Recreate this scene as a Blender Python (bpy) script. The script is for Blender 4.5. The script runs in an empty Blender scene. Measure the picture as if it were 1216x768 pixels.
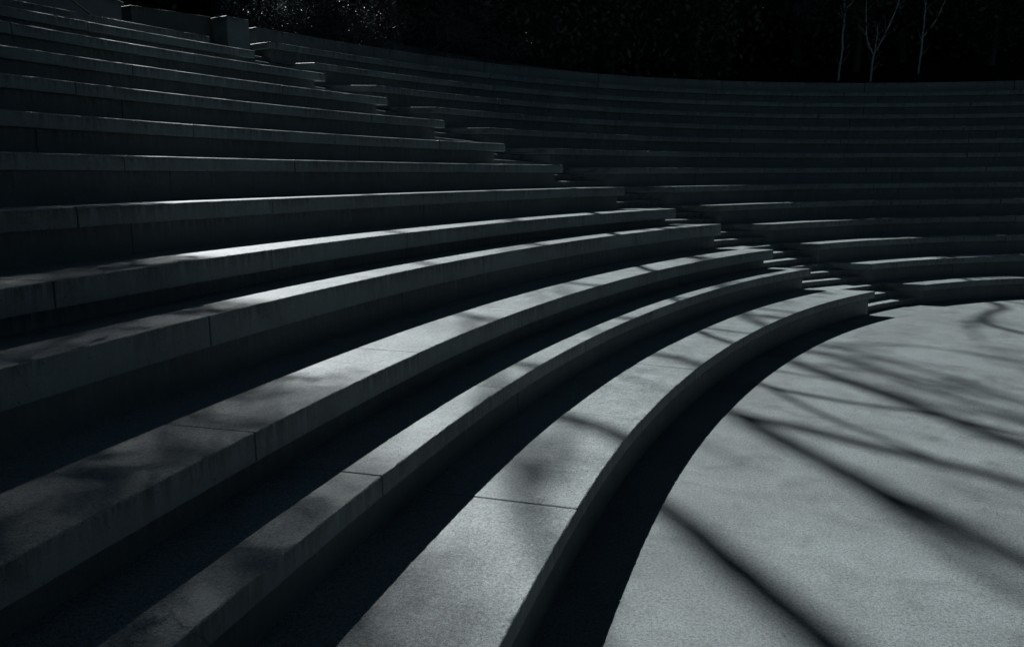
import bpy, bmesh, math, random
import numpy as np
from mathutils import Vector, Matrix

random.seed(7)
RNG = np.random.default_rng(11)
sc = bpy.context.scene
COL = sc.collection

# ------------------------------------------------------------------ plan of the theatre
TREAD, RISE = 0.8694, 0.45
X0, Y0, PHI0 = -1.3495, -0.0874, 1.29274
KS = np.array([-14, -4, -2, 4, 8, 12, 16, 20, 26, 29, 33, 60.])
KV = np.array([-.02, -.005, .0207, -.0109, -.0382, -.0313, -.0412, -.0745, -.1174, -.085, -.05, -.045])
KS[2:9] = [-2, 4, 8, 12, 16, 20, 26]
_s = np.linspace(-14, 48, 6201)
_k = np.interp(_s, KS, KV)
_d = _s[1] - _s[0]
_p = np.concatenate([[0], np.cumsum((_k[1:] + _k[:-1]) / 2 * _d)])
_i0 = int(np.argmin(abs(_s)))
_p = _p - _p[_i0] + PHI0
_x = np.concatenate([[0], np.cumsum((np.cos(_p)[1:] + np.cos(_p)[:-1]) / 2 * _d)])
_y = np.concatenate([[0], np.cumsum((np.sin(_p)[1:] + np.sin(_p)[:-1]) / 2 * _d)])
_x += X0 - _x[_i0]; _y += Y0 - _y[_i0]

def at(s, o):
    """plan point: arc length s along the lowest front edge, o metres outward"""
    f = np.interp(s, _s, _p)
    return np.interp(s, _s, _x) - np.sin(f) * o, np.interp(s, _s, _y) + np.cos(f) * o

def so(x, y):
    d = np.hypot(_x - x, _y - y); i = int(d.argmin())
    return _s[i], (x - _x[i]) * -math.sin(_p[i]) + (y - _y[i]) * math.cos(_p[i])

DR = [-.1416, .1681, -.0642, .1683, .0099, .0740, -.0085, -.0568, -.1962, -.2324, -.2774, -.1290]
DZ = [.0446, .0301, -.0069, .0772, -.0214, .0127, .0514, .0524, .0632, .0592, .0554, .0219]
S_LEFT = [19.96, 19.40, 18.95, 18.62, 17.98, 17.45, 16.42, 15.62, 14.74, 14.10, 13.41, 12.74]
S_RIGHT = [22.20, 21.47, 20.78, 20.25, 19.55, 18.85, 17.92, 17.07, 16.14, 15.50, 14.77, 14.05, 13.72]
ZL = [RISE * (k + 1) + DZ[k] for k in range(12)]
ZR = [RISE * (k + 1) for k in range(13)]
OL = [TREAD * k + DR[k] for k in range(12)]
OR = [TREAD * k for k in range(13)]

# ------------------------------------------------------------------ sun frame
SUN_AZ, SUN_EL = 0.55, 0.75
HX = np.array([-math.sin(SUN_AZ), math.cos(SUN_AZ)])     # horizontal direction towards the sun
EX = np.array([HX[1], -HX[0]])
CE, SE = math.cos(SUN_EL), math.sin(SUN_EL)

def sunp(a, b, ph):
    """a point ph metres up-sun whose shadow falls on the sun ray (a, b)"""
    q = a * EX + ph * HX
    return Vector((q[0], q[1], (b + ph * SE) / CE))

# ------------------------------------------------------------------ materials
def mat(name):
    m = bpy.data.materials.new(name); m.use_nodes = True
    nt = m.node_tree
    return m, nt, nt.nodes['Principled BSDF']

def N(nt, t, **kw):
    n = nt.nodes.new(t)
    for k, v in kw.items():
        if k in n.inputs: n.inputs[k].default_value = v
        else: setattr(n, k, v)
    return n

def ramp(nt, stops, src=None, mode='LINEAR'):
    r = nt.nodes.new('ShaderNodeValToRGB'); r.color_ramp.interpolation = mode
    e = r.color_ramp.elements
    while len(e) < len(stops): e.new(0.5)
    for el, (p, c) in zip(e, stops):
        el.position = p; el.color = (c, c, c, 1) if not isinstance(c, tuple) else c
    if src is not None: nt.links.new(src, r.inputs[0])
    return r.outputs[0]

def mathn(nt, op, a, b=None, c=None, clamp=False):
    n = nt.nodes.new('ShaderNodeMath'); n.operation = op; n.use_clamp = clamp
    for i, v in enumerate((a, b, c)):
        if v is None: continue
        if isinstance(v, (int, float)): n.inputs[i].default_value = v
        else: nt.links.new(v, n.inputs[i])
    return n.outputs[0]

def mixc(nt, fac, a, b, mode='MIX'):
    n = nt.nodes.new('ShaderNodeMix'); n.data_type = 'RGBA'; n.blend_type = mode
    if isinstance(fac, (int, float)): n.inputs[0].default_value = fac
    else: nt.links.new(fac, n.inputs[0])
    for sock, v in ((n.inputs[6], a), (n.inputs[7], b)):
        if isinstance(v, tuple): sock.default_value = v
        else: nt.links.new(v, sock)
    return n.outputs[2]

def noise(nt, vec, scale, detail=4, rough=.6, dist=0.):
    n = N(nt, 'ShaderNodeTexNoise', Scale=scale, Detail=detail, Roughness=rough, Distortion=dist)
    if vec is not None: nt.links.new(vec, n.inputs['Vector'])
    return n.outputs['Fac']

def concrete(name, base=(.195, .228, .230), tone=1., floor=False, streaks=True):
    m, nt, bs = mat(name)
    L = nt.links.new
    geo = N(nt, 'ShaderNodeNewGeometry'); pos = geo.outputs['Position']
    oi = N(nt, 'ShaderNodeObjectInfo')
    big = noise(nt, pos, .55, 5, .6, .4)
    mid = noise(nt, pos, 4.5, 6, .68, .3)
    fine = noise(nt, pos, 42, 4, .7)
    grit = noise(nt, pos, 190, 3, .75)
    v1 = mathn(nt, 'MULTIPLY_ADD', big, 1.1 if floor else .7, .42 if floor else .64)
    v2 = mathn(nt, 'MULTIPLY_ADD', mid, .5, .75)
    v3 = ramp(nt, [(.30, .45), (.52, 1.0), (.72, 1.35)], fine)
    v4 = ramp(nt, [(.32, .15), (.5, 1.0), (.68, 1.75)], grit)
    sand = noise(nt, pos, 95, 2, .6)
    v4 = mathn(nt, 'MULTIPLY', v4, ramp(nt, [(.30, .15), (.42, .95), (.7, 1.25)], sand))
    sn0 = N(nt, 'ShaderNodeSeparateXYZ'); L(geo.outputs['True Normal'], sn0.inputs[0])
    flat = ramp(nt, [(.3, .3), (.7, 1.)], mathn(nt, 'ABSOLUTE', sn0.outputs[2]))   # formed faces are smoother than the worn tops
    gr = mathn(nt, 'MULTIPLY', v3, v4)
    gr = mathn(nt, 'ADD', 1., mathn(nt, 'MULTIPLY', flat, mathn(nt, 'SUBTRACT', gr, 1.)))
    v = mathn(nt, 'MULTIPLY', mathn(nt, 'MULTIPLY', v1, v2), gr)
    # upright faces toned darker than the tops: deeper shade put into the colour
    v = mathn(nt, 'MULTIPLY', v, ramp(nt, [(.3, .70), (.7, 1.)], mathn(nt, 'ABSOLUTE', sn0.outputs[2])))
    v = mathn(nt, 'MULTIPLY', v, mathn(nt, 'MULTIPLY_ADD', oi.outputs['Random'], .12, .94))
    # air holes
    vo = N(nt, 'ShaderNodeTexVoronoi', Scale=26., Randomness=1.); L(pos, vo.inputs['Vector'])
    hs = mathn(nt, 'SUBTRACT', vo.outputs['Distance'], mathn(nt, 'MULTIPLY_ADD', vo.outputs['Color'], .26, -.085))
    pit = ramp(nt, [(0., 1.), (.035, 0.)], hs)
    vo2 = N(nt, 'ShaderNodeTexVoronoi', Scale=75., Randomness=1.); L(pos, vo2.inputs['Vector'])
    hs2 = mathn(nt, 'SUBTRACT', vo2.outputs['Distance'], mathn(nt, 'MULTIPLY_ADD', vo2.outputs['Color'], .5, -.24))
    pit2 = ramp(nt, [(0., 1.), (.06, 0.)], hs2)
    pm = ramp(nt, [(.44, 0.), (.62, 1.)], noise(nt, pos, 1.7, 3))
    pits = mathn(nt, 'MAXIMUM', mathn(nt, 'MULTIPLY', pit, .85), mathn(nt, 'MULTIPLY', mathn(nt, 'MULTIPLY', pit2, pm), .7))
    # hairline cracks
    mp = N(nt, 'ShaderNodeVectorMath', operation='ADD')
    nz = N(nt, 'ShaderNodeTexNoise', Scale=1.3, Detail=6.); L(pos, nz.inputs['Vector'])
    vm = N(nt, 'ShaderNodeVectorMath', operation='SCALE'); L(nz.outputs['Color'], vm.inputs[0]); vm.inputs['Scale'].default_value = .9
    L(pos, mp.inputs[0]); L(vm.outputs[0], mp.inputs[1])
    vc = N(nt, 'ShaderNodeTexVoronoi', Scale=.55 if floor else .8, feature='DISTANCE_TO_EDGE'); L(mp.outputs[0], vc.inputs['Vector'])
    cr = ramp(nt, [(0., 1.), (.004 if floor else .0035, 0.)], vc.outputs['Distance'])
    cm = ramp(nt, [(.52, 0.), (.60, 1.)], noise(nt, pos, .8, 2))
    crack = mathn(nt, 'MULTIPLY', mathn(nt, 'MULTIPLY', cr, cm), .3 if floor else .5)
    dark = mathn(nt, 'MAXIMUM', pits, crack)
    # darker worn patches, scuffs
    patch = ramp(nt, [(.50, 0.), (.68, 1.)], noise(nt, pos, 1.1, 7, .72, .8))
    v = mathn(nt, 'MULTIPLY', v, mathn(nt, 'MULTIPLY_ADD', patch, -.36 if floor else -.28, 1.))
    if streaks:
        uv = N(nt, 'ShaderNodeUVMap', uv_map='run')
        mpg = N(nt, 'ShaderNodeMapping'); L(uv.outputs[0], mpg.inputs[0]); mpg.inputs['Scale'].default_value = (9., 1.1, 1.)
        st = noise(nt, mpg.outputs[0], 1.6, 6, .7)
        sep = N(nt, 'ShaderNodeSeparateXYZ'); L(uv.outputs[0], sep.inputs[0])
        # streaks hang from the top edge of a face and fade downwards
        fade = ramp(nt, [(0., 0.), (.55, .35), (1., 1.)], mathn(nt, 'MULTIPLY_ADD', sep.outputs[1], 3.6, 1., True))
        sn = N(nt, 'ShaderNodeSeparateXYZ'); L(geo.outputs['True Normal'], sn.inputs[0])
        vert = ramp(nt, [(.35, 1.), (.6, 0.)], mathn(nt, 'ABSOLUTE', sn.outputs[2]))
        s1 = mathn(nt, 'MULTIPLY', ramp(nt, [(.40, 0.), (.56, 1.)], st), ramp(nt, [(.36, .2), (.54, 1.)], noise(nt, pos, .9, 3)))
        stk = mathn(nt, 'MULTIPLY', mathn(nt, 'MULTIPLY', s1, fade), vert)
        v = mathn(nt, 'MULTIPLY', v, mathn(nt, 'MULTIPLY_ADD', stk, -.85, 1.))
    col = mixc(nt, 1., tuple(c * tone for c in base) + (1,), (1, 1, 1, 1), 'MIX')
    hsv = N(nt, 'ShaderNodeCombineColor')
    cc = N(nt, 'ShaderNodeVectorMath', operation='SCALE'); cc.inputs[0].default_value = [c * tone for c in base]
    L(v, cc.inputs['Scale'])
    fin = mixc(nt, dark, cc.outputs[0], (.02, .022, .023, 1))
    L(fin, bs.inputs['Base Color'])
    rg = mathn(nt, 'MULTIPLY_ADD', mid, .42, .17 if not floor else .36)
    rg = mathn(nt, 'MULTIPLY_ADD', grit, .22, rg)
    L(rg, bs.inputs['Roughness'])
    bs.inputs['Specular IOR Level'].default_value = .6 if not floor else .5
    hgt = mathn(nt, 'MULTIPLY_ADD', dark, -1.2, mathn(nt, 'MULTIPLY_ADD', grit, .55, mathn(nt, 'MULTIPLY', fine, .6)))
    bp = N(nt, 'ShaderNodeBump', Strength=.8, Distance=.007); L(hgt, bp.inputs['Height'])
    L(bp.outputs[0], bs.inputs['Normal'])
    return m

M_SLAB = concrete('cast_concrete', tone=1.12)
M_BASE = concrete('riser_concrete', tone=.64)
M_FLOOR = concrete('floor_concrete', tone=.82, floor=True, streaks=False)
M_STEP = concrete('step_concrete', tone=1.5, streaks=False)  # tread tone lifted, sunlight on the steps put into the colour
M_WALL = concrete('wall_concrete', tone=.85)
M_SHADED = concrete('shaded_concrete', (.22, .27, .25), tone=.35)  # darkened concrete, the shade on these walls is painted into its colour

def leafmat(name, col, tr=.25, rough=.35):
    m, nt, bs = mat(name); L = nt.links.new
    geo = N(nt, 'ShaderNodeNewGeometry')
    v = mathn(nt, 'MULTIPLY_ADD', geo.outputs['Random Per Island'], .9, .55)
    cc = N(nt, 'ShaderNodeVectorMath', operation='SCALE'); cc.inputs[0].default_value = col; L(v, cc.inputs['Scale'])
    L(cc.outputs[0], bs.inputs['Base Color'])
    bs.inputs['Roughness'].default_value = rough
    t = N(nt, 'ShaderNodeBsdfTranslucent'); L(cc.outputs[0], t.inputs['Color'])
    mx = N(nt, 'ShaderNodeMixShader'); mx.inputs[0].default_value = tr
    L(bs.outputs[0], mx.inputs[1]); L(t.outputs[0], mx.inputs[2])
    L(mx.outputs[0], nt.nodes['Material Output'].inputs['Surface'])
    return m

M_LEAF = leafmat('dark_leaf', (.035, .048, .038), .1, .5)
M_SILVER = leafmat('small_glossy_leaf', (.075, .09, .092),   .2, .5)

def barkmat(name, col, sc_=14):
    m, nt, bs = mat(name); L = nt.links.new
    tc = N(nt, 'ShaderNodeTexCoord')
    mp = N(nt, 'ShaderNodeMapping'); L(tc.outputs['Object'], mp.inputs[0]); mp.inputs['Scale'].default_value = (1, 1, .25)
    n = noise(nt, mp.outputs[0], sc_, 6, .7, .5)
    c = mixc(nt, ramp(nt, [(.35, 0.), (.65, 1.)], n), tuple(x * .45 for x in col) + (1,), tuple(col) + (1,))
    L(c, bs.inputs['Base Color']); bs.inputs['Roughness'].default_value = .85
    b = N(nt, 'ShaderNodeBump', Strength=.6, Distance=.02); L(n, b.inputs['Height']); L(b.outputs[0], bs.inputs['Normal'])
    return m

M_BARK = barkmat('dark_bark', (.06, .055, .05))
M_PALE = barkmat('pale_bark', (.55, .55, .52), 9)

def soilmat():
    m, nt, bs = mat('leaf_litter'); L = nt.links.new
    geo = N(nt, 'ShaderNodeNewGeometry')
    n = noise(nt, geo.outputs['Position'], 3., 8, .75)
    c = mixc(nt, n, (.006, .007, .006, 1), (.018, .019, .016, 1))
    L(c, bs.inputs['Base Color']); bs.inputs['Roughness'].default_value = 1.; bs.inputs['Specular IOR Level'].default_value = .1
    b = N(nt, 'ShaderNodeBump', Strength=1., Distance=.15); L(n, b.inputs['Height']); L(b.outputs[0], bs.inputs['Normal'])
    return m
M_SOIL = soilmat()

def metalmat():
    m, nt, bs = mat('dull_metal')
    geo = N(nt, 'ShaderNodeNewGeometry')
    n = noise(nt, geo.outputs['Position'], 20., 4)
    nt.links.new(ramp(nt, [(.3, (.10, .11, .11, 1)), (.7, (.18, .18, .18, 1))], n), bs.inputs['Base Color'])
    bs.inputs['Metallic'].default_value = .7; bs.inputs['Roughness'].default_value = .5
    return m
M_METAL = metalmat()

# ------------------------------------------------------------------ object helpers
def link(o, parent=None):
    COL.objects.link(o)
    if parent is not None: o.parent = parent
    return o

def empty(name, loc, label, cat, group=None):
    o = bpy.data.objects.new(name, None); o.location = loc; o.empty_display_size = .3
    o['label'] = label; o['category'] = cat
    if group: o['group'] = group
    return link(o)

def tag(o, label, cat, group=None, kind=None):
    o['label'] = label; o['category'] = cat
    if group: o['group'] = group
    if kind: o['kind'] = kind
    return o

def mesh_obj(name, V, F, m, parent=None, uv=None, smooth=False, off=(0, 0, 0)):
    me = bpy.data.meshes.new(name)
    V = np.asarray(V, float) - np.asarray(off, float)
    me.from_pydata(V.tolist(), [], F)
    if uv is not None:
        l = me.uv_layers.new(name='run')
        li = np.zeros(len(me.loops), int); me.loops.foreach_get('vertex_index', li)
        l.data.foreach_set('uv', np.asarray(uv, float)[li].ravel())
    me.materials.append(m)
    if smooth: me.polygons.foreach_set('use_smooth', [True] * len(me.polygons))
    me.update()
    o = bpy.data.objects.new(name, me)
    return link(o, parent)

def edge_left(o): return float(np.interp(o, OL + [10.25], S_LEFT + [12.30]))
def edge_right(o): return float(np.interp(o, OR, S_RIGHT))

class Sweep:
    """solids swept along the theatre's curve, many pieces in one mesh"""
    def __init__(s): s.V = []; s.F = []; s.U = []
    def add(s, s0, s1, prof, ds=.12, jit=0., endbev=.006, skew=None):
        """prof(sv) -> list of (o, z, d) going round the section"""
        n = max(2, int(math.ceil((s1 - s0) / ds)) + 1)
        sv = np.linspace(s0, s1, n)
        if endbev and n > 2:
            sv = np.concatenate([[s0, s0 + endbev], sv[1:-1], [s1 - endbev, s1]])
        b = len(s.V); m = None
        for i, q in enumerate(sv):
            pr = prof(q); m = len(pr)
            inset = endbev if (i == 0 or i == len(sv) - 1) and n > 2 and endbev else 0
            if inset:
                oc = sum(p[0] for p in pr) / m; zc = sum(p[1] for p in pr) / m
            for (o, z, d) in pr:
                if inset:
                    o += inset * (1 if o < oc else -1); z += inset * (1 if z < zc else -1)
                if jit: 
                    o += random.gauss(0, jit); z += random.gauss(0, jit * .5)
                qq = q + skew(q, o) if skew else q
                x, y = at(qq, o); s.V.append((x, y, z)); s.U.append((q, d))
        k = len(sv)
        for i in range(k - 1):
            for j in range(m):
                a = b + i * m + j; c = b + i * m + (j + 1) % m
                s.F.append((a, a + m, c + m, c))
        s.F.append(tuple(b + j for j in range(m)))
        s.F.append(tuple(b + (k - 1) * m + (m - 1 - j) for j in range(m)))
    def build(s, name, m, parent, off):
        o = mesh_obj(name, s.V, s.F, m, parent, s.U, off=off)
        return o

def slab_prof(of, ob, zt, zb, r0, wob=0., nr=4, chip=0.):
    def f(q):
        w = wob * (math.sin(q * 1.7 + of) + .6 * math.sin(q * 4.1 + 2 * of)) if wob else 0
        z = zt + w
        r = r0 * (random.uniform(1.4, 2.1) if random.random() < chip else random.uniform(.85, 1.2))
        pts = [(ob, zb, -.3), (of + .008, zb, -(zt - zb)), (of, zb + .008, -(zt - zb) + .008)]
        for i in range(nr + 1):
            t = i / nr * math.pi / 2
            pts.append((of + r - r * math.cos(t), z - r + r * math.sin(t), -r * (1 - i / nr)))
        pts.append((ob, z, ob - of))
        return pts
    return f

def box_prof(of, ob, zt, zb, r=.006):
    def f(q):
        return [(ob, zb, -.4), (of, zb, zb - zt), (of, zt - r, -r), (of + r, zt, 0), (ob, zt, ob - of)]
    return f

# ------------------------------------------------------------------ seating tiers
ORD = ['lowest', 'second', 'third', 'fourth', 'fifth', 'sixth', 'seventh', 'eighth', 'ninth', 'tenth', 'eleventh', 'twelfth', 'thirteenth']
THICK_L = [.135, .150, .200, .250, .205, .185, .165, .165, .155, .155, .155, .15]
OVER_L = [.06, .09, .13, .05, .13, .06, .07, .09, .09, .09, .09, .09]
JOINT_L = [6.13, 5.30, 4.81, 3.4, 5.1, 6.2, 5.0, 6.6, 5.7, 7.0, 6.1, 5.2]
LOOK_L = ['beside the stage floor', 'narrow sunlit top', 'broad dappled top',
          'thick drip stained edge', 'above a black recess', 'bright thin top',
          'bright glinting edge', 'stained riser', 'thin glinting edge', 'faint bright edge',
          'edge in shade', 'below kerb and pillar']

def tier(name, label, k, s0, s1, of, onext, zt, zbelow, t, ov, r, joint, endov, left):
    x, y = at(s1 if left else s0, of)
    t0 = (x, y, zbelow)
    e = empty(name, t0, label, 'seating tier', 'concrete tiers left of the stairs' if left else 'concrete tiers right of the stairs')
    sl = Sweep(); ba = Sweep()
    if left: skew = lambda q, o: (edge_left(min(o, onext - .2)) - edge_left(of)) * max(0., 1 - (s1 - q) / 2.2)
    else: skew = lambda q, o: (edge_right(min(o, onext - .2)) - edge_right(of)) * max(0., 1 - (q - s0) / 2.2)
    L = 2.42
    n0 = math.floor((s0 - joint) / L); cuts = [s0]
    j = joint + n0 * L
    while j < s1:
        if j > s0 + .35 and j < s1 - .35: cuts.append(j)
        j += L
    cuts.append(s1)
    g = .004
    for a, b in zip(cuts[:-1], cuts[1:]):
        dz = random.uniform(-.002, .002); do = random.uniform(-.003, .003)
        mid = (a + b) / 2
        near = left and mid < 12 and k < 5
        sl.add(a + (g if a > s0 else 0), b - (g if b < s1 else 0),
               slab_prof(of + do, onext, zt + dz, zt - t, r, 0, chip=.035 if near else .015), ds=.05 if near else .14, jit=.0012 if near else .0008, skew=skew)
    bs0, bs1 = (s0, s1 - endov) if left else (s0 + endov, s1)
    cuts2 = [bs0] + [c + .6 for c in cuts[1:-1:2] if bs0 + 2.3 < c + .6 < bs1 - 2.3] + [bs1]
    for a, b in zip(cuts2[:-1], cuts2[1:]):
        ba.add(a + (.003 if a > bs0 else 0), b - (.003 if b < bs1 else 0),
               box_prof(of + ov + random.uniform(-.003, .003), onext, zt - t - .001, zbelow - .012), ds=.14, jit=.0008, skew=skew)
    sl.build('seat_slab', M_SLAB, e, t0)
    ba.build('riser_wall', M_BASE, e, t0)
    return e

for k in range(12):
    onext = (OL[k + 1] + OVER_L[k + 1] if k < 11 else 10.2) + .22
    tier('seating_tier', f'{ORD[k]} concrete tier up from the floor, left of stairs, {LOOK_L[k]}', k, -9., S_LEFT[k], OL[k], onext, ZL[k],
         ZL[k - 1] if k else 0., THICK_L[k], OVER_L[k], .012 if k < 5 else .03, JOINT_L[k], .11, True)
LOOK_R = ['beside the stage floor', 'lit near stairs', 'lit stair end', 'lit end patch', 'short lit strip',
          'thin lit strip', 'faint lit line', 'mostly in shade', 'in deep shade', 'in deep shade', 'in deep shade', 'in deep shade', 'against rim wall']
for k in range(13):
    onext = (OR[k + 1] + .06 if k < 12 else 11.1) + .22
    tier('seating_tier', f'{ORD[k]} concrete tier up from the floor, right of stairs, {LOOK_R[k]}', k, S_RIGHT[k], 44., OR[k], onext, ZR[k],
         ZR[k - 1] if k else 0., .14, .075, .012, S_RIGHT[k] + 1.3 + (k * .77) % 2.0, .045, False)

# ------------------------------------------------------------------ stairs
x, y = at(21., 0.); st0 = (x, y, 0.)
stairs = empty('staircase', st0, 'straight concrete aisle stairs of narrow lit treads climbing between the two banks of tiers', 'stairs')
SL = S_LEFT + [12.30]; OLx = OL + [10.25]; ZLx = ZL + [5.85]
for k in range(13):
    zl0, zr0 = (ZLx[k - 1], ZR[k - 1]) if k else (0., 0.)
    zl1, zr1 = ZLx[k], ZR[k]
    for j in range(3):
        w = Sweep()
        fz = (j + 1) / 3
        ol = OLx[k] + .16 + j * TREAD / 3; orr = OR[k] + .13 + j * TREAD / 3
        dep = TREAD / 3 + (.14 if j < 2 else .42)
        def prof(u, ol=ol, orr=orr, fz=fz, dep=dep, j=j):
            o = ol + (orr - ol) * u
            z = (zl0 + (zl1 - zl0) * fz) * (1 - u) + (zr0 + (zr1 - zr0) * fz) * u - (.004 if j == 2 else 0)
            zb = z - .15 - (.0 if (k == 0 and j == 0) else .22)
            if k == 0: zb = max(zb, .001)
            return [(o + dep, zb, -.4), (o + .012, zb, -.15), (o, z - .036, -.02), (o + .004, z - .027, -.008), (o + .016, z - .020, 0), (o + min(dep, .30), z, .3), (o + dep, z, dep)]
        w.add(0., 1., prof, ds=.1, jit=.0006, endbev=0,
              skew=lambda u, o: (edge_left(o) - .107) * (1 - u) + (edge_right(o) + .042) * u - u)
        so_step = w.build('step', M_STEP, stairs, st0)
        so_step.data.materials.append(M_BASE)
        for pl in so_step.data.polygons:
            if abs(pl.normal.z) < .6: pl.material_index = 1  # upright step faces take the darker concrete, painting in their shade

# ------------------------------------------------------------------ walls at the top
def wall(name, label, cat, pieces, m=M_WALL, jit=.001):
    """pieces: (s0, s1, front, back, top0, top1, bottom)"""
    x, y = at(pieces[0][0], pieces[0][2]); p0 = (x, y, pieces[0][6])
    w = Sweep()
    for (a, b, of, ob, zt0, zt1, zb) in pieces:
        def prof(q, a=a, b=b, of=of, ob=ob, zt0=zt0, zt1=zt1, zb=zb):
            z = zt0 + (zt1 - zt0) * (q - a) / (b - a)
            return [(ob, zb, -.6), (of, zb, zb - z), (of, z - .012, -.012), (of + .012, z, 0), (ob - .012, z, 0), (ob, z - .012, -.012)]
        w.add(a, b, prof, ds=.2, jit=jit)
    o = w.build(name, m, None, p0); o.location = p0
    return tag(o, label, cat)

def joints(a, b, n):
    e = np.linspace(a, b, n + 1); return [(e[i] + (.004 if i else 0), e[i + 1] - (.004 if i < n - 1 else 0)) for i in range(n)]

wall('rim_wall', 'long low curved concrete rim wall closing the top of the right bank below the trees', 'wall',
     [(a, b, 11.1, 11.42, 6.25, 6.25, 5.5) for a, b in joints(13.88, 44., 12)])
wall('kerb_wall', 'low concrete kerb along the top tier left of the stairs', 'kerb',
     [(a, b, 10.2, 10.42, 5.70, 5.70, 5.30) for a, b in joints(-9., 12.42, 9)])
wall('concrete_pillar', 'squat square concrete pillar at the head of the stairs', 'pillar', [(12.98, 13.40, 10.55, 11.35, 6.24, 6.24, 5.38)])
wall('parapet_wall', 'dark concrete parapet wall behind the kerb, left of the squat pillar', 'wall', [(11.60, 12.96, 11.0, 11.3, 6.18, 6.26, 5.2)], M_SHADED)
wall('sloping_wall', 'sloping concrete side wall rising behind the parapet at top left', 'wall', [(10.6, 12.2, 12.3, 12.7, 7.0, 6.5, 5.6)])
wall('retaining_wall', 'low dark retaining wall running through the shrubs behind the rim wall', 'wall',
     [(a, b, 13.6, 13.85, 6.98 - .075 * (a - 17.5), 6.98 - .075 * (b - 17.5), 5.7) for a, b in joints(17.5, 27.5, 5)], M_SHADED)

# plaza slab behind the kerb and rim
pw = Sweep(); pw.add(-9., 44., lambda q: [(12.4, 5.2, 0), (10.3, 5.2, 0), (10.3, 5.40, 0), (12.4, 5.40, 0)], ds=.4, endbev=0)
o = pw.build('path', M_SOIL, None, (0, 0, 0)); o['kind'] = 'structure'; o['label'] = 'dark path along the top of the theatre'

# ------------------------------------------------------------------ ground
def sstep(x, a, b):
    t = min(1, max(0, (x - a) / (b - a))); return t * t * (3 - 2 * t)

def hill_z(x, y):
    s, o = so(x, y)
    lim = sstep(s, -13.9, -8) * (1 - sstep(s, 44, 47.9))
    if o < 12: z = -.25 + (5.3 * max(0, o - 9.) / 3.) * lim if o > 9 else -.25
    else: z = -.25 + (5.55 + .62 * sstep(o, 12, 14.5) + .30 * max(0, o - 13.5) - .10 * max(0, o - 60)) * lim
    return z

gx = np.linspace(-62, 78, 141); gy = np.linspace(-40, 100, 141)
V = []; F = []
for yy in gy:
    for xx in gx:
        V.append((xx, yy, hill_z(xx, yy) + (random.gauss(0, .06) if hill_z(xx, yy) > 5.9 else 0)))
n = len(gx)
for j in range(len(gy) - 1):
    for i in range(n - 1):
        a = j * n + i; F.append((a, a + 1, a + n + 1, a + n))
o = mesh_obj('hillside', V, F, M_SOIL, smooth=True); o['kind'] = 'structure'; o['label'] = 'dark wooded slope behind the theatre'
bmv = [(-900, -900, -.5), (900, -900, -.5), (900, 900, -.5), (-900, 900, -.5)]
o = mesh_obj('ground', bmv, [(0, 1, 2, 3)], M_SOIL); o['kind'] = 'structure'; o['label'] = 'flat ground to the horizon'
# stage floor: one sheet inside the lowest tier
fs = np.arange(-.5, 36.01, .25)
pts = [at(q, .35) for q in fs]
V = [(px, py, 0.) for px, py in pts] + [(22, 4, 0), (14, 1.5, 0), (6, .5, 0), (-.5, -.5, 0)]
o = mesh_obj('stage_floor', V, [tuple(range(len(V) - 1, -1, -1))], M_FLOOR); o['kind'] = 'structure'; o['label'] = 'pale concrete stage floor streaked by branch shadows'

# ------------------------------------------------------------------ vegetation
LOW_A = [2, 3.7, 5.7, 8, 11, 14, 16, 17.5, 18.5, 19.8, 20.9, 22, 24, 45]
LOW_B = [-7.6, -7.65, -7.75, -8.2, -8.6, -8.7, -8.5, -8.15, -7.9, -7.5, -6.85, -5.8, -4.8, -4.8]

def low(a):
    return float(np.interp(a, LOW_A, LOW_B))

def keep_mask(P, far=False, r=None):
    """leaves that would stand in the open lane of sunlight are pruned away"""
    a = P[:, 0] * EX[0] + P[:, 1] * EX[1]; ph = P[:, 0] * HX[0] + P[:, 1] * HX[1]
    b = P[:, 2] * CE - ph * SE
    lw = np.interp(a, LOW_A, LOW_B)
    edge = np.interp(b, [-6.5, -5.6, -5.2, -4.8, -4.3, -4.0, -3.7, -3.3, -2.7, -2.4, -1.2, 0], [1.4, 1.55, 1.63, 1.47, 1.28, 1.26, 1.5, 2.0, 2.05, 1.9, 1.3, 1.2])
    soft = np.interp(b, [-4.3, -3.7, -3.2, -2], [.12, .35, .7, .7])
    u = RNG.random(len(P))
    lane = (a > edge + soft * (u - .5) * 2) & (b > lw + .12 * (u - .5)) & (a < 24) & (b < 14)
    k = ~lane
    if far:
        k &= ~((a > 4.3) & (a < 16.4) & (b > -9.6))
    return k

def leaves_mesh(name, P, size, m, parent, off, aspect=.5, seed=0):
    n = len(P)
    rg = np.random.default_rng(seed)
    d = rg.normal(size=(n, 3)); d /= np.linalg.norm(d, axis=1)[:, None]
    u = rg.normal(size=(n, 3)); u -= (u * d).sum(1)[:, None] * d; u /= np.linalg.norm(u, axis=1)[:, None]
    sz = size * rg.uniform(.6, 1.35, n)[:, None]
    w = np.cross(d, u) * sz * aspect; u = u * sz
    P = P - np.asarray(off)
    V = np.stack([P - u, P + w * .9 - u * .1, P + u, P - w * .9 - u * .1], 1).reshape(-1, 3)
    me = bpy.data.meshes.new(name)
    me.vertices.add(4 * n); me.vertices.foreach_set('co', V.ravel())
    me.loops.add(4 * n); me.loops.foreach_set('vertex_index', np.arange(4 * n))
    me.polygons.add(n); me.polygons.foreach_set('loop_start', np.arange(0, 4 * n, 4)); me.polygons.foreach_set('loop_total', np.full(n, 4))
    me.materials.append(m); me.update(); me.validate()
    o = bpy.data.objects.new(name, me)
    return link(o, parent)

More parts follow.
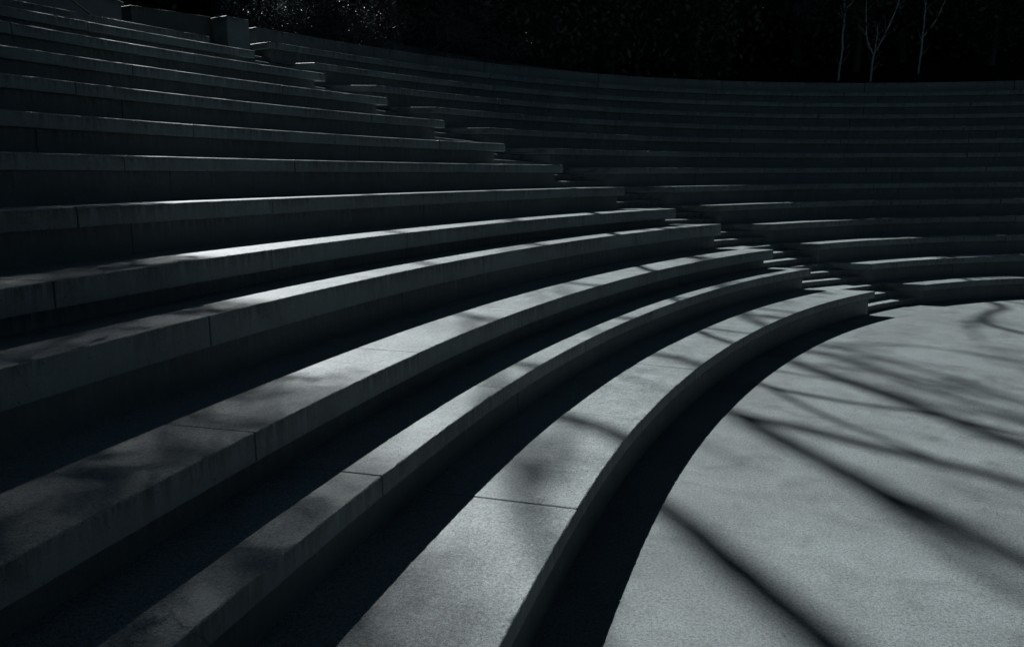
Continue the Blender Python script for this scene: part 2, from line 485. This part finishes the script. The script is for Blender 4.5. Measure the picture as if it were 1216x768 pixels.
def clumps(c, rad, n, nclump, seed, cr=.28, shell=.55):
    """points in leaf clumps through an ellipsoid crown"""
    rg = np.random.default_rng(seed)
    d = rg.normal(size=(nclump, 3)); d /= np.linalg.norm(d, axis=1)[:, None]
    rr = (shell + (1 - shell) * rg.random(nclump)) * np.where(rg.random(nclump) < .25, rg.random(nclump), 1.)
    C = d * rr[:, None]
    idx = rg.integers(0, nclump, n)
    P = C[idx] + rg.normal(size=(n, 3)) * cr * rg.uniform(.6, 1.2, nclump)[idx][:, None]
    return np.asarray(c) + P * np.asarray(rad)

class Tubes:
    def __init__(s): s.V = []; s.F = []
    def add(s, pts, rad, sides=7):
        pts = [Vector(p) for p in pts]; b = len(s.V)
        for i, p in enumerate(pts):
            t = (pts[min(i + 1, len(pts) - 1)] - pts[max(i - 1, 0)]).normalized()
            ax = t.cross(Vector((0.3, .9, .1))).normalized(); ay = t.cross(ax)
            for j in range(sides):
                q = j / sides * 2 * math.pi
                s.V.append(tuple(p + (ax * math.cos(q) + ay * math.sin(q)) * rad[i] * random.uniform(.9, 1.1)))
        for i in range(len(pts) - 1):
            for j in range(sides):
                a = b + i * sides + j; c = b + i * sides + (j + 1) % sides
                s.F.append((a, c, c + sides, a + sides))
        s.F.append(tuple(b + (len(pts) - 1) * sides + j for j in range(sides)))
    def build(s, name, m, parent, off):
        return mesh_obj(name, s.V, s.F, m, parent, smooth=True, off=off)

def smooth_path(pts, n=5, wob=0.):
    """Catmull-Rom through (Vector, radius)"""
    out = []
    for i in range(len(pts) - 1):
        p0, p1, p2, p3 = [pts[max(0, min(len(pts) - 1, i + d))] for d in (-1, 0, 1, 2)]
        for j in range(n):
            t = j / n
            v = .5 * ((2 * p1[0]) + (p2[0] - p0[0]) * t + (2 * p0[0] - 5 * p1[0] + 4 * p2[0] - p3[0]) * t * t + (3 * p1[0] - p0[0] - 3 * p2[0] + p3[0]) * t ** 3)
            if wob: v = v + Vector((random.gauss(0, wob), random.gauss(0, wob), 0))
            out.append((v, p1[1] + (p2[1] - p1[1]) * t))
    out.append(pts[-1])
    return [p for p, r in out], [r for p, r in out]

def shadow_tree(label, ph, trunk, limbs, leafy=300, dphl=0.):
    """slender tree: every node is (a, b, radius) in the sun's view, all ph metres up-sun"""
    a0 = trunk[0][0]; q = a0 * EX + ph * HX
    gz = hill_z(q[0], q[1]); base = Vector((q[0], q[1], gz - .1))
    e = empty('slender_tree', base, label, 'tree', 'slender trees behind the rim wall')
    t = Tubes()
    nodes = [(base, trunk[0][2])] + [(sunp(a, b, ph), r) for a, b, r in trunk[1:]]
    P, R = smooth_path(nodes, 6, .012); R = [r * (.95 if ph > 31 else 1.) for r in R]; t.add(P, R)
    tips = []
    for lb in limbs:
        ns = [(sunp(a, b, ph + (0 if i == 0 else dphl * i + random.uniform(-.15, .15))), r) for i, (a, b, r) in enumerate(lb)]
        P2, R2 = smooth_path(ns, 6, .015); R2 = [r * (.9 if ph > 31 else 1.) for r in R2]; t.add(P2, R2)
        # twigs
        for i in range(3, len(P2), 2):
            if random.random() < .75:
                d = Vector((random.gauss(0, 1), random.gauss(0, 1), random.gauss(.5, .5))).normalized() * random.uniform(.4, 1.1)
                m_ = P2[i] + d * .5 + Vector((0, 0, .06)); en = P2[i] + d
                t.add([P2[i], m_, en], [min(.016, R2[i] * .5), .01, .004], 5); tips.append(en)
    t.build('trunk', M_BARK, e, base)
    if leafy and tips:
        T = np.array([tuple(x) for x in tips])
        Pn = T[RNG.integers(0, len(T), leafy)] + RNG.normal(size=(leafy, 3)) * .22
        leaves_mesh('crown', Pn, .045, M_LEAF, e, base, seed=int(ph * 10))
    return e

shadow_tree('slender dark tree with a crooked upper trunk, leftmost behind the shrubs', 33.,
            [(5.44, 0, .13), (5.14, -7.76, .09), (4.5, -5.83, .075), (4.49, -4.77, .08), (4.82, -3.84, .14), (4.55, -2.93, .19), (4.17, -2.0, .20), (3.68, -0.32, .13)],
            [[(4.51, -4.7, .06), (4.03, -4.01, .08), (3.43, -3.39, .11), (3.05, -2.87, .10), (2.7, -2.22, .08)], [(4.73, -4.14, .05), (3.99, -3.55, .09), (3.5, -3.15, .10)]], 300)
shadow_tree('slender dark tree forking high into two limbs, behind the shrubs', 34.,
            [(7.36, 0, .15), (7.58, -7.8, .10), (7.27, -6.4, .08), (7.31, -5.8, .085), (7.59, -5.23, .11), (7.54, -4.75, .13)],
            [[(7.54, -4.75, .14), (7.81, -3.84, .14), (8.06, -2.55, .135), (8.06, -0.62, .08)], [(7.54, -4.75, .15), (7.13, -3.89, .17), (6.42, -1.99, .17), (5.8, -0.36, .10)], [(7.27, -4.19, .06), (6.67, -3.07, .09), (5.99, -2.06, .09), (5.42, -1.04, .05)],
             [(7.25, -6.29, .05), (6.4, -4.98, .04), (6.39, -4.26, .03), (6.16, -3.62, .02)], [(7.27, -6.4, .05), (6.48, -5.86, .035), (6.02, -5.26, .025)]], 300)
shadow_tree('thicker dark trunk standing among the silvery shrubs behind the rim wall', 25.,
            [(11.2, 0, .19), (10.5, -8.46, .14), (9.4, -6.36, .08), (8.96, -5.25, .07), (9.17, -4.45, .06)],
            [[(8.96, -5.25, .06), (8.41, -4.3, .05), (8.08, -3.23, .04)], [(9.17, -4.45, .06), (9.6, -3.69, .05), (9.68, -2.42, .03)], [(9.4, -6.36, .05), (9.74, -5.71, .035), (10.19, -4.81, .02)]], 420)
shadow_tree('slender dark tree leaning left, behind the thicker trunk', 36.,
            [(11.4, 0, .16), (11.68, -8.13, .11), (10.95, -6.49, .10), (10.45, -5.75, .12), (9.92, -4.39, .16), (9.25, -2.97, .17), (8.61, -0.89, .10)],
            [[(10.45, -5.75, .06), (11.02, -4.95, .06), (10.99, -3.58, .05), (11.03, -2.07, .03)], [(10.95, -6.49, .06), (11.57, -5.77, .05), (12.26, -4.54, .03)], [(9.92, -4.39, .06), (10.16, -3.44, .05), (10.3, -1.92, .03)], [(11.11, -6.75, .06), (11.35, -5.68, .07), (10.74, -4.46, .07), (10.08, -3.0, .06), (9.43, -1.58, .03)], [(11.4, -7.32, .06), (12.03, -6.14, .06), (11.74, -5.0, .06), (11.22, -3.77, .06), (10.71, -2.54, .03)], [(12.03, -6.14, .05), (13.25, -5.63, .05), (13.45, -4.45, .05), (13.04, -3.21, .03)]], 2600)
shadow_tree('slender dark tree behind the right end of the retaining wall', 30.,
            [(20.12, 0, .16), (20.32, -7.89, .10), (19.7, -7.3, .09), (18.9, -6.6, .09), (17.6, -6.35, .09), (16.56, -6.0, .09), (16.02, -5.31, .08), (15.13, -3.66, .04)],
            [[(16.58, -6.22, .05), (15.71, -5.85, .04), (14.61, -5.32, .03)], [(20.28, -7.77, .05), (19.65, -6.49, .05), (20.0, -5.61, .03)]], 700)

# dense trees that keep the upper left in shade
def dense_tree(label, x, y, ctr_z, rad, nl, leaf, seed, name='broad_tree', group=None, far=False, trunk_r=.28, mtl=M_LEAF, cr=.28, thin=None, ncl=110, limbs=9):
    gz = hill_z(x, y) - .1; e = empty(name, (x, y, gz), label, 'tree', group)
    t = Tubes()
    top = ctr_z + rad[2] * .2
    tr = [(Vector((x, y, gz)), trunk_r), (Vector((x + .1, y, gz + (top - gz) * .4)), trunk_r * .8), (Vector((x - .1, y + .1, top)), trunk_r * .35)]
    P, R = smooth_path(tr, 6, .02); t.add(P, R, 8)
    rg = random.Random(seed)
    for i in range(limbs):
        st = P[rg.randint(6, len(P) - 2)]
        an = rg.uniform(0, 6.28); ln = rg.uniform(.5, .85)
        en = Vector((x + math.cos(an) * rad[0] * ln, y + math.sin(an) * rad[1] * ln, ctr_z + rg.uniform(-.4, .6) * rad[2]))
        if not keep_mask(np.array([tuple(en)]), far)[0]: continue
        md = st.lerp(en, .5) + Vector((0, 0, .25)); t.add([st, md, en], [trunk_r * .3, trunk_r * .2, .02], 6)
    t.build('trunk', M_BARK, e, (x, y, gz))
    Pn = clumps((x, y, ctr_z), rad, nl, max(30, nl // ncl), seed, cr, .55 if ncl == 110 else .1)
    if thin:
        bb = Pn[:, 2] * CE - (Pn[:, 0] * HX[0] + Pn[:, 1] * HX[1]) * SE
        Pn = Pn[(bb < thin[0]) | (RNG.random(len(Pn)) < thin[1])]
    Pn = Pn[keep_mask(Pn, far)]
    leaves_mesh('crown', Pn, leaf, mtl, e, (x, y, gz), .55, seed)
    return e

q = sunp(-2.2, -3.8, 20.)
dense_tree('broad dense tree at top left whose crown shades the upper left tiers', q.x, q.y, q.z, (3.9, 3.9, 4.6), 30000, .088, 3, cr=.5, thin=(-3.3, .12), ncl=2, limbs=2)
q = sunp(-.3, -2.1, 35)
dense_tree('tall spreading tree far up the slope at left', q.x, q.y, q.z, (3.9, 3.9, 4.2), 40000, .075, 4, trunk_r=.35, cr=.5, ncl=2, limbs=0)
q = sunp(-7.2, -4., 25)
dense_tree('broad dense tree beyond the left edge of the theatre', q.x, q.y, q.z, (3.9, 3.9, 4.6), 7000, .2, 5)

# row of small round trees right behind the retaining wall: their shade covers the upper right bank
for i, a in enumerate([17.2, 18.8, 20.4, 22.2, 24.2, 26.4, 28.8, 31.4, 34.]):
    ph = 25. + (i % 2) * 1.5 - (0 if a < 24 else (a - 24) * .3)
    if a > 25: ph = 35.
    xy = a * EX + ph * HX
    while so(xy[0], xy[1])[1] < 15.2:
        ph += .3; xy = a * EX + ph * HX
    topb = low(a) if a < 23 else low(a) - .6
    q = sunp(a, topb - 1.5, ph); g = hill_z(q.x, q.y)
    tz = sunp(a, topb, ph).z
    cz = (tz + g + 1.2) / 2; rz = (tz - g - 1.2) / 2 + .5
    dense_tree('small bushy dark tree in the row behind the rim wall', q.x, q.y, cz, (1.9, 1.9, rz), 6500, .13, 20 + i, 'bushy_tree',
               'row of bushy trees behind the rim wall', trunk_r=.12)

# far wood: shared crowns, placed only where they leave the lane of sunlight open
protos = []
def forest_tree(x, y, h, r, i):
    gz = hill_z(x, y) - .1
    e = empty('woodland_tree', (x, y, gz), 'dark leafy tree in the black wood up the slope behind the theatre', 'tree', 'trees of the dark wood on the slope')
    if len(protos) < 4:
        t = Tubes(); P, R = smooth_path([(Vector((0, 0, 0)), .022), (Vector((.01, 0, .4)), .016), (Vector((0, .01, .9)), .005)], 5); t.add(P, R, 7)
        tr = t.build('trunk', M_BARK, e, (0, 0, 0))
        Pn = clumps((0, 0, .55), (.27, .27, .42), 9000, 60, 100 + i)
        cr = leaves_mesh('crown', Pn, .0165, M_LEAF, e, (0, 0, 0), .6, 100 + i)
        protos.append((tr, cr))
    else:
        for src in protos[i % 4]:
            c = src.copy(); COL.objects.link(c); c.parent = e
    e.scale = (h * r, h * r, h); e.rotation_euler = (0, 0, random.uniform(0, 6.28))

cnt = 0
for ph in np.arange(24, 74, 4.6):
    for a in np.arange(-22, 50, 4.3):
        aa = a + random.uniform(-1.2, 1.2); pp = ph + random.uniform(-1.4, 1.4)
        xy = aa * EX + pp * HX
        s_, o_ = so(xy[0], xy[1])
        if o_ < 18. or xy[1] < 8 or abs(xy[0] / xy[1]) > 1.05 or s_ < -8 or s_ > 42: continue
        g = hill_z(xy[0], xy[1])
        lim = 1e9
        for da in (-5.2, -4.2, -3, -1.5, 0, 1.5, 3, 4.2, 5.2):
            q_ = aa + da
            if q_ > 1.2 and q_ < 24: lim = min(lim, low(q_) - .6)
            if 4.2 < q_ < 16.6: lim = min(lim, -10.)
        h = min(random.uniform(9, 13), (lim + pp * SE) / CE - g)
        if h < 3.2: continue
        r = random.uniform(.9, 1.15)
        if h < 6: r *= 1.6
        forest_tree(xy[0], xy[1], h, r, cnt); cnt += 1

for xy in ((22., 38.8), (23.4, 41.1), (26.7, 39.9), (20., 44.), (22.4, 45.6)):
    forest_tree(xy[0], xy[1], 7., 1.25, cnt); cnt += 1

# silvery shrubs in the lane of light behind the rim
def shrub(x, y, h, r, n, seed, label):
    gz = hill_z(x, y)
    e = empty('shrub', (x, y, gz - .05), label, 'shrub', 'silvery shrubs behind the rim wall')
    t = Tubes(); rg = random.Random(seed)
    for i in range(9):
        an = rg.uniform(0, 6.28); rr = rg.uniform(.2, .9) * r
        t.add([(x, y, gz - .05), (x + math.cos(an) * rr * .4, y + math.sin(an) * rr * .4, gz + h * .5), (x + math.cos(an) * rr, y + math.sin(an) * rr, gz + h * rg.uniform(.7, .95))], [.02, .013, .005], 5)
    t.build('stems', M_BARK, e, (x, y, gz - .05))
    P = clumps((x, y, gz + h * .55), (r, r, h * .5), n, 34, seed, .2)
    P = P[keep_mask(P) & (P[:, 2] > gz)]
    leaves_mesh('foliage', P, .027, M_SILVER, e, (x, y, gz - .05), .45, seed)

SHR = [(330, 22.4, 2.2, 1.3, 'leftmost silvery shrub, just right of the squat pillar'), (372, 23.6, 2.6, 1.4, 'silvery shrub second from the squat pillar'),
       (418, 23.4, 2.3, 1.3, 'fine leaved silvery shrub left of the thicker dark trunk'), (452, 24.9, 2.4, 1.2, 'silvery shrub directly left of the thicker dark trunk'),
       (520, 26.4, 2.5, 1.5, 'bright silvery shrub directly right of the thicker dark trunk'), (560, 28.6, 3.0, 1.3, 'sparse silvery shrub above the left end of the retaining wall'),
       (592, 28.0, 2.2, 1.3, 'low silvery shrub just left of the picture centre'), (640, 30.2, 2.8, 1.5, 'dim silvery shrub behind the retaining wall'), (672, 31.5, 2.2, 1.1, 'thin silvery shrub near the end of the retaining wall'), (704, 33.0, 1.9, .9, 'small isolated silvery shrub in the dark, right of centre')]
for i, (px, yy, h, r, lb) in enumerate(SHR):
    shrub((px - 608) / 968 * yy, yy, h, r, 6500 if i < 6 else 3600, 40 + i, lb)

# pale slender trunks at right
def pale_tree(px, yy, paths, label, seed):
    x = (px - 608) / 968 * yy; gz = hill_z(x, yy) - .1
    e = empty('pale_tree', (x, yy, gz), label, 'tree', 'pale slender trees on the dark slope')
    t = Tubes()
    for path in paths:
        ns = [(Vector((x + dx, yy + random.uniform(-.05, .05), gz + z)), r) for dx, z, r in path]
        P, R = smooth_path(ns, 5, .008); t.add(P, R)
    for path in paths:
        for dx, z, r in path[1:]:
            for q in range(2):
                a_ = random.uniform(-1, 1); L_ = random.uniform(.3, .8)
                p0 = Vector((x + dx, yy, gz + z)); p1 = p0 + Vector((a_ * L_ * .6, random.uniform(-.3, .3), L_ * .5)); p2 = p1 + Vector((a_ * L_ * .3, random.uniform(-.2, .2), L_ * random.uniform(.2, .6)))
                t.add([p0, p1, p2], [r * .35, r * .22, .004], 5)
    t.build('trunk', M_PALE, e, (x, yy, gz))
    P = clumps((x - .8, yy, gz + 3.9), (2.4, 1.7, 1.3), 3600, 22, seed, .16)
    leaves_mesh('crown', P, .05, M_SILVER, e, (x, yy, gz), .45, seed)

pale_tree(984, 37., [[(0, 0, .055), (.04, .7, .05), (.09, 1.3, .045), (.07, 2.0, .042), (.12, 2.6, .04), (.06, 4., .035), (.2, 6., .02)], [(.08, 3.0, .03), (.6, 3.6, .02), (1.1, 4.6, .012)]], 'straight pale slender tree trunk, leftmost of the pale trunks', 60)
pale_tree(1020, 36.5, [[(0, 0, .055), (.05, .5, .05), (.05, .9, .047), (.10, 1.25, .045)], [(.10, 1.2, .038), (-.15, 1.6, .034), (-.27, 2.0, .03), (-.33, 3., .025), (-.4, 4.6, .02)], [(.10, 1.2, .034), (.38, 1.75, .03), (.55, 2.15, .028), (.95, 3.2, .022), (1.2, 4.6, .02)], [(.10, 1.2, .03), (.2, 2.0, .02), (.18, 2.4, .01)]],
          'pale slender tree forking low into a wide V', 61)
pale_tree(1075, 38., [[(0, 0, .05), (.02, .8, .045), (.07, 1.4, .042), (.1, 2.8, .036), (.16, 4.4, .03)], [(.06, 1.6, .035), (.7, 2.5, .028), (1.0, 3.3, .02), (1.7, 4.4, .01)]], 'pale slender tree with one long side branch, rightmost of the pale trunks', 62)

# ------------------------------------------------------------------ thin handrail at top left
x, y = at(9.9, 11.2); x2, y2 = at(11.1, 10.9)
t = Tubes(); t.add([(x, y, 6.75), (x2, y2, 5.72)], [.018, .018], 8); t.add([(x, y, 5.35), (x, y, 6.74)], [.018, .018], 8)
o = t.build('handrail', M_METAL, None, (x, y, 5.35)); o.location = (x, y, 5.35)
tag(o, 'thin sloping metal handrail behind the kerb at top left', 'handrail')

# a fallen twig on the floor at the lower right
t = Tubes(); tx, ty = 3.75, 5.35
t.add([(tx, ty, .012), (tx + .07, ty + .02, .02), (tx + .15, ty + .015, .012)], [.006, .005, .003], 6)
t.add([(tx + .07, ty + .02, .02), (tx + .11, ty + .06, .03)], [.004, .002], 5)
o = t.build('twig', M_BARK, None, (tx, ty, 0)); o.location = (tx, ty, 0)
tag(o, 'small dark fallen twig lying on the stage floor at lower right', 'twig')

# ------------------------------------------------------------------ light
w = bpy.data.worlds.new('World'); sc.world = w; w.use_nodes = True
nt = w.node_tree
sky = nt.nodes.new('ShaderNodeTexSky'); sky.sky_type = 'NISHITA'; sky.sun_disc = False
sky.sun_elevation = SUN_EL; sky.sun_rotation = -SUN_AZ
sky.altitude = 4000; sky.air_density = .27; sky.dust_density = .1; sky.ozone_density = .2
bg = nt.nodes['Background']; bg.inputs['Strength'].default_value = .05
tint = mixc(nt, 1., sky.outputs[0], (.95, 1.0, .72, 1), 'MULTIPLY'); nt.links.new(tint, bg.inputs['Color'])
sun = bpy.data.lights.new('sun', 'SUN'); sun.energy = 5.; sun.angle = math.radians(.55); sun.color = (.97, .99, 1.)
so_ = bpy.data.objects.new('sun', sun); link(so_)
D = Vector((HX[0] * CE, HX[1] * CE, SE))
so_.rotation_euler = D.to_track_quat('Z', 'Y').to_euler(); so_.location = D * 60

# ------------------------------------------------------------------ camera
cam = bpy.data.cameras.new('camera'); co = bpy.data.objects.new('camera', cam); link(co)
pitch, roll = .176578, -.0074862
fwd = Vector((0, math.cos(pitch), -math.sin(pitch))); right = Vector((1, 0, 0)); up = Vector((0, math.sin(pitch), math.cos(pitch)))
r2 = math.cos(roll) * right + math.sin(roll) * up; u2 = -math.sin(roll) * right + math.cos(roll) * up
co.matrix_world = Matrix(((r2.x, u2.x, -fwd.x, 0), (r2.y, u2.y, -fwd.y, 0), (r2.z, u2.z, -fwd.z, 2.93364), (0, 0, 0, 1)))
cam.sensor_width = 36; cam.lens = 967.973 / 1216 * 36; cam.clip_end = 3000; cam.clip_start = .05
sc.camera = co
sc.view_settings.view_transform = 'Standard'; sc.view_settings.look = 'None'
sc.view_settings.exposure = .3; sc.view_settings.gamma = 1; sc.view_settings.use_curve_mapping = False
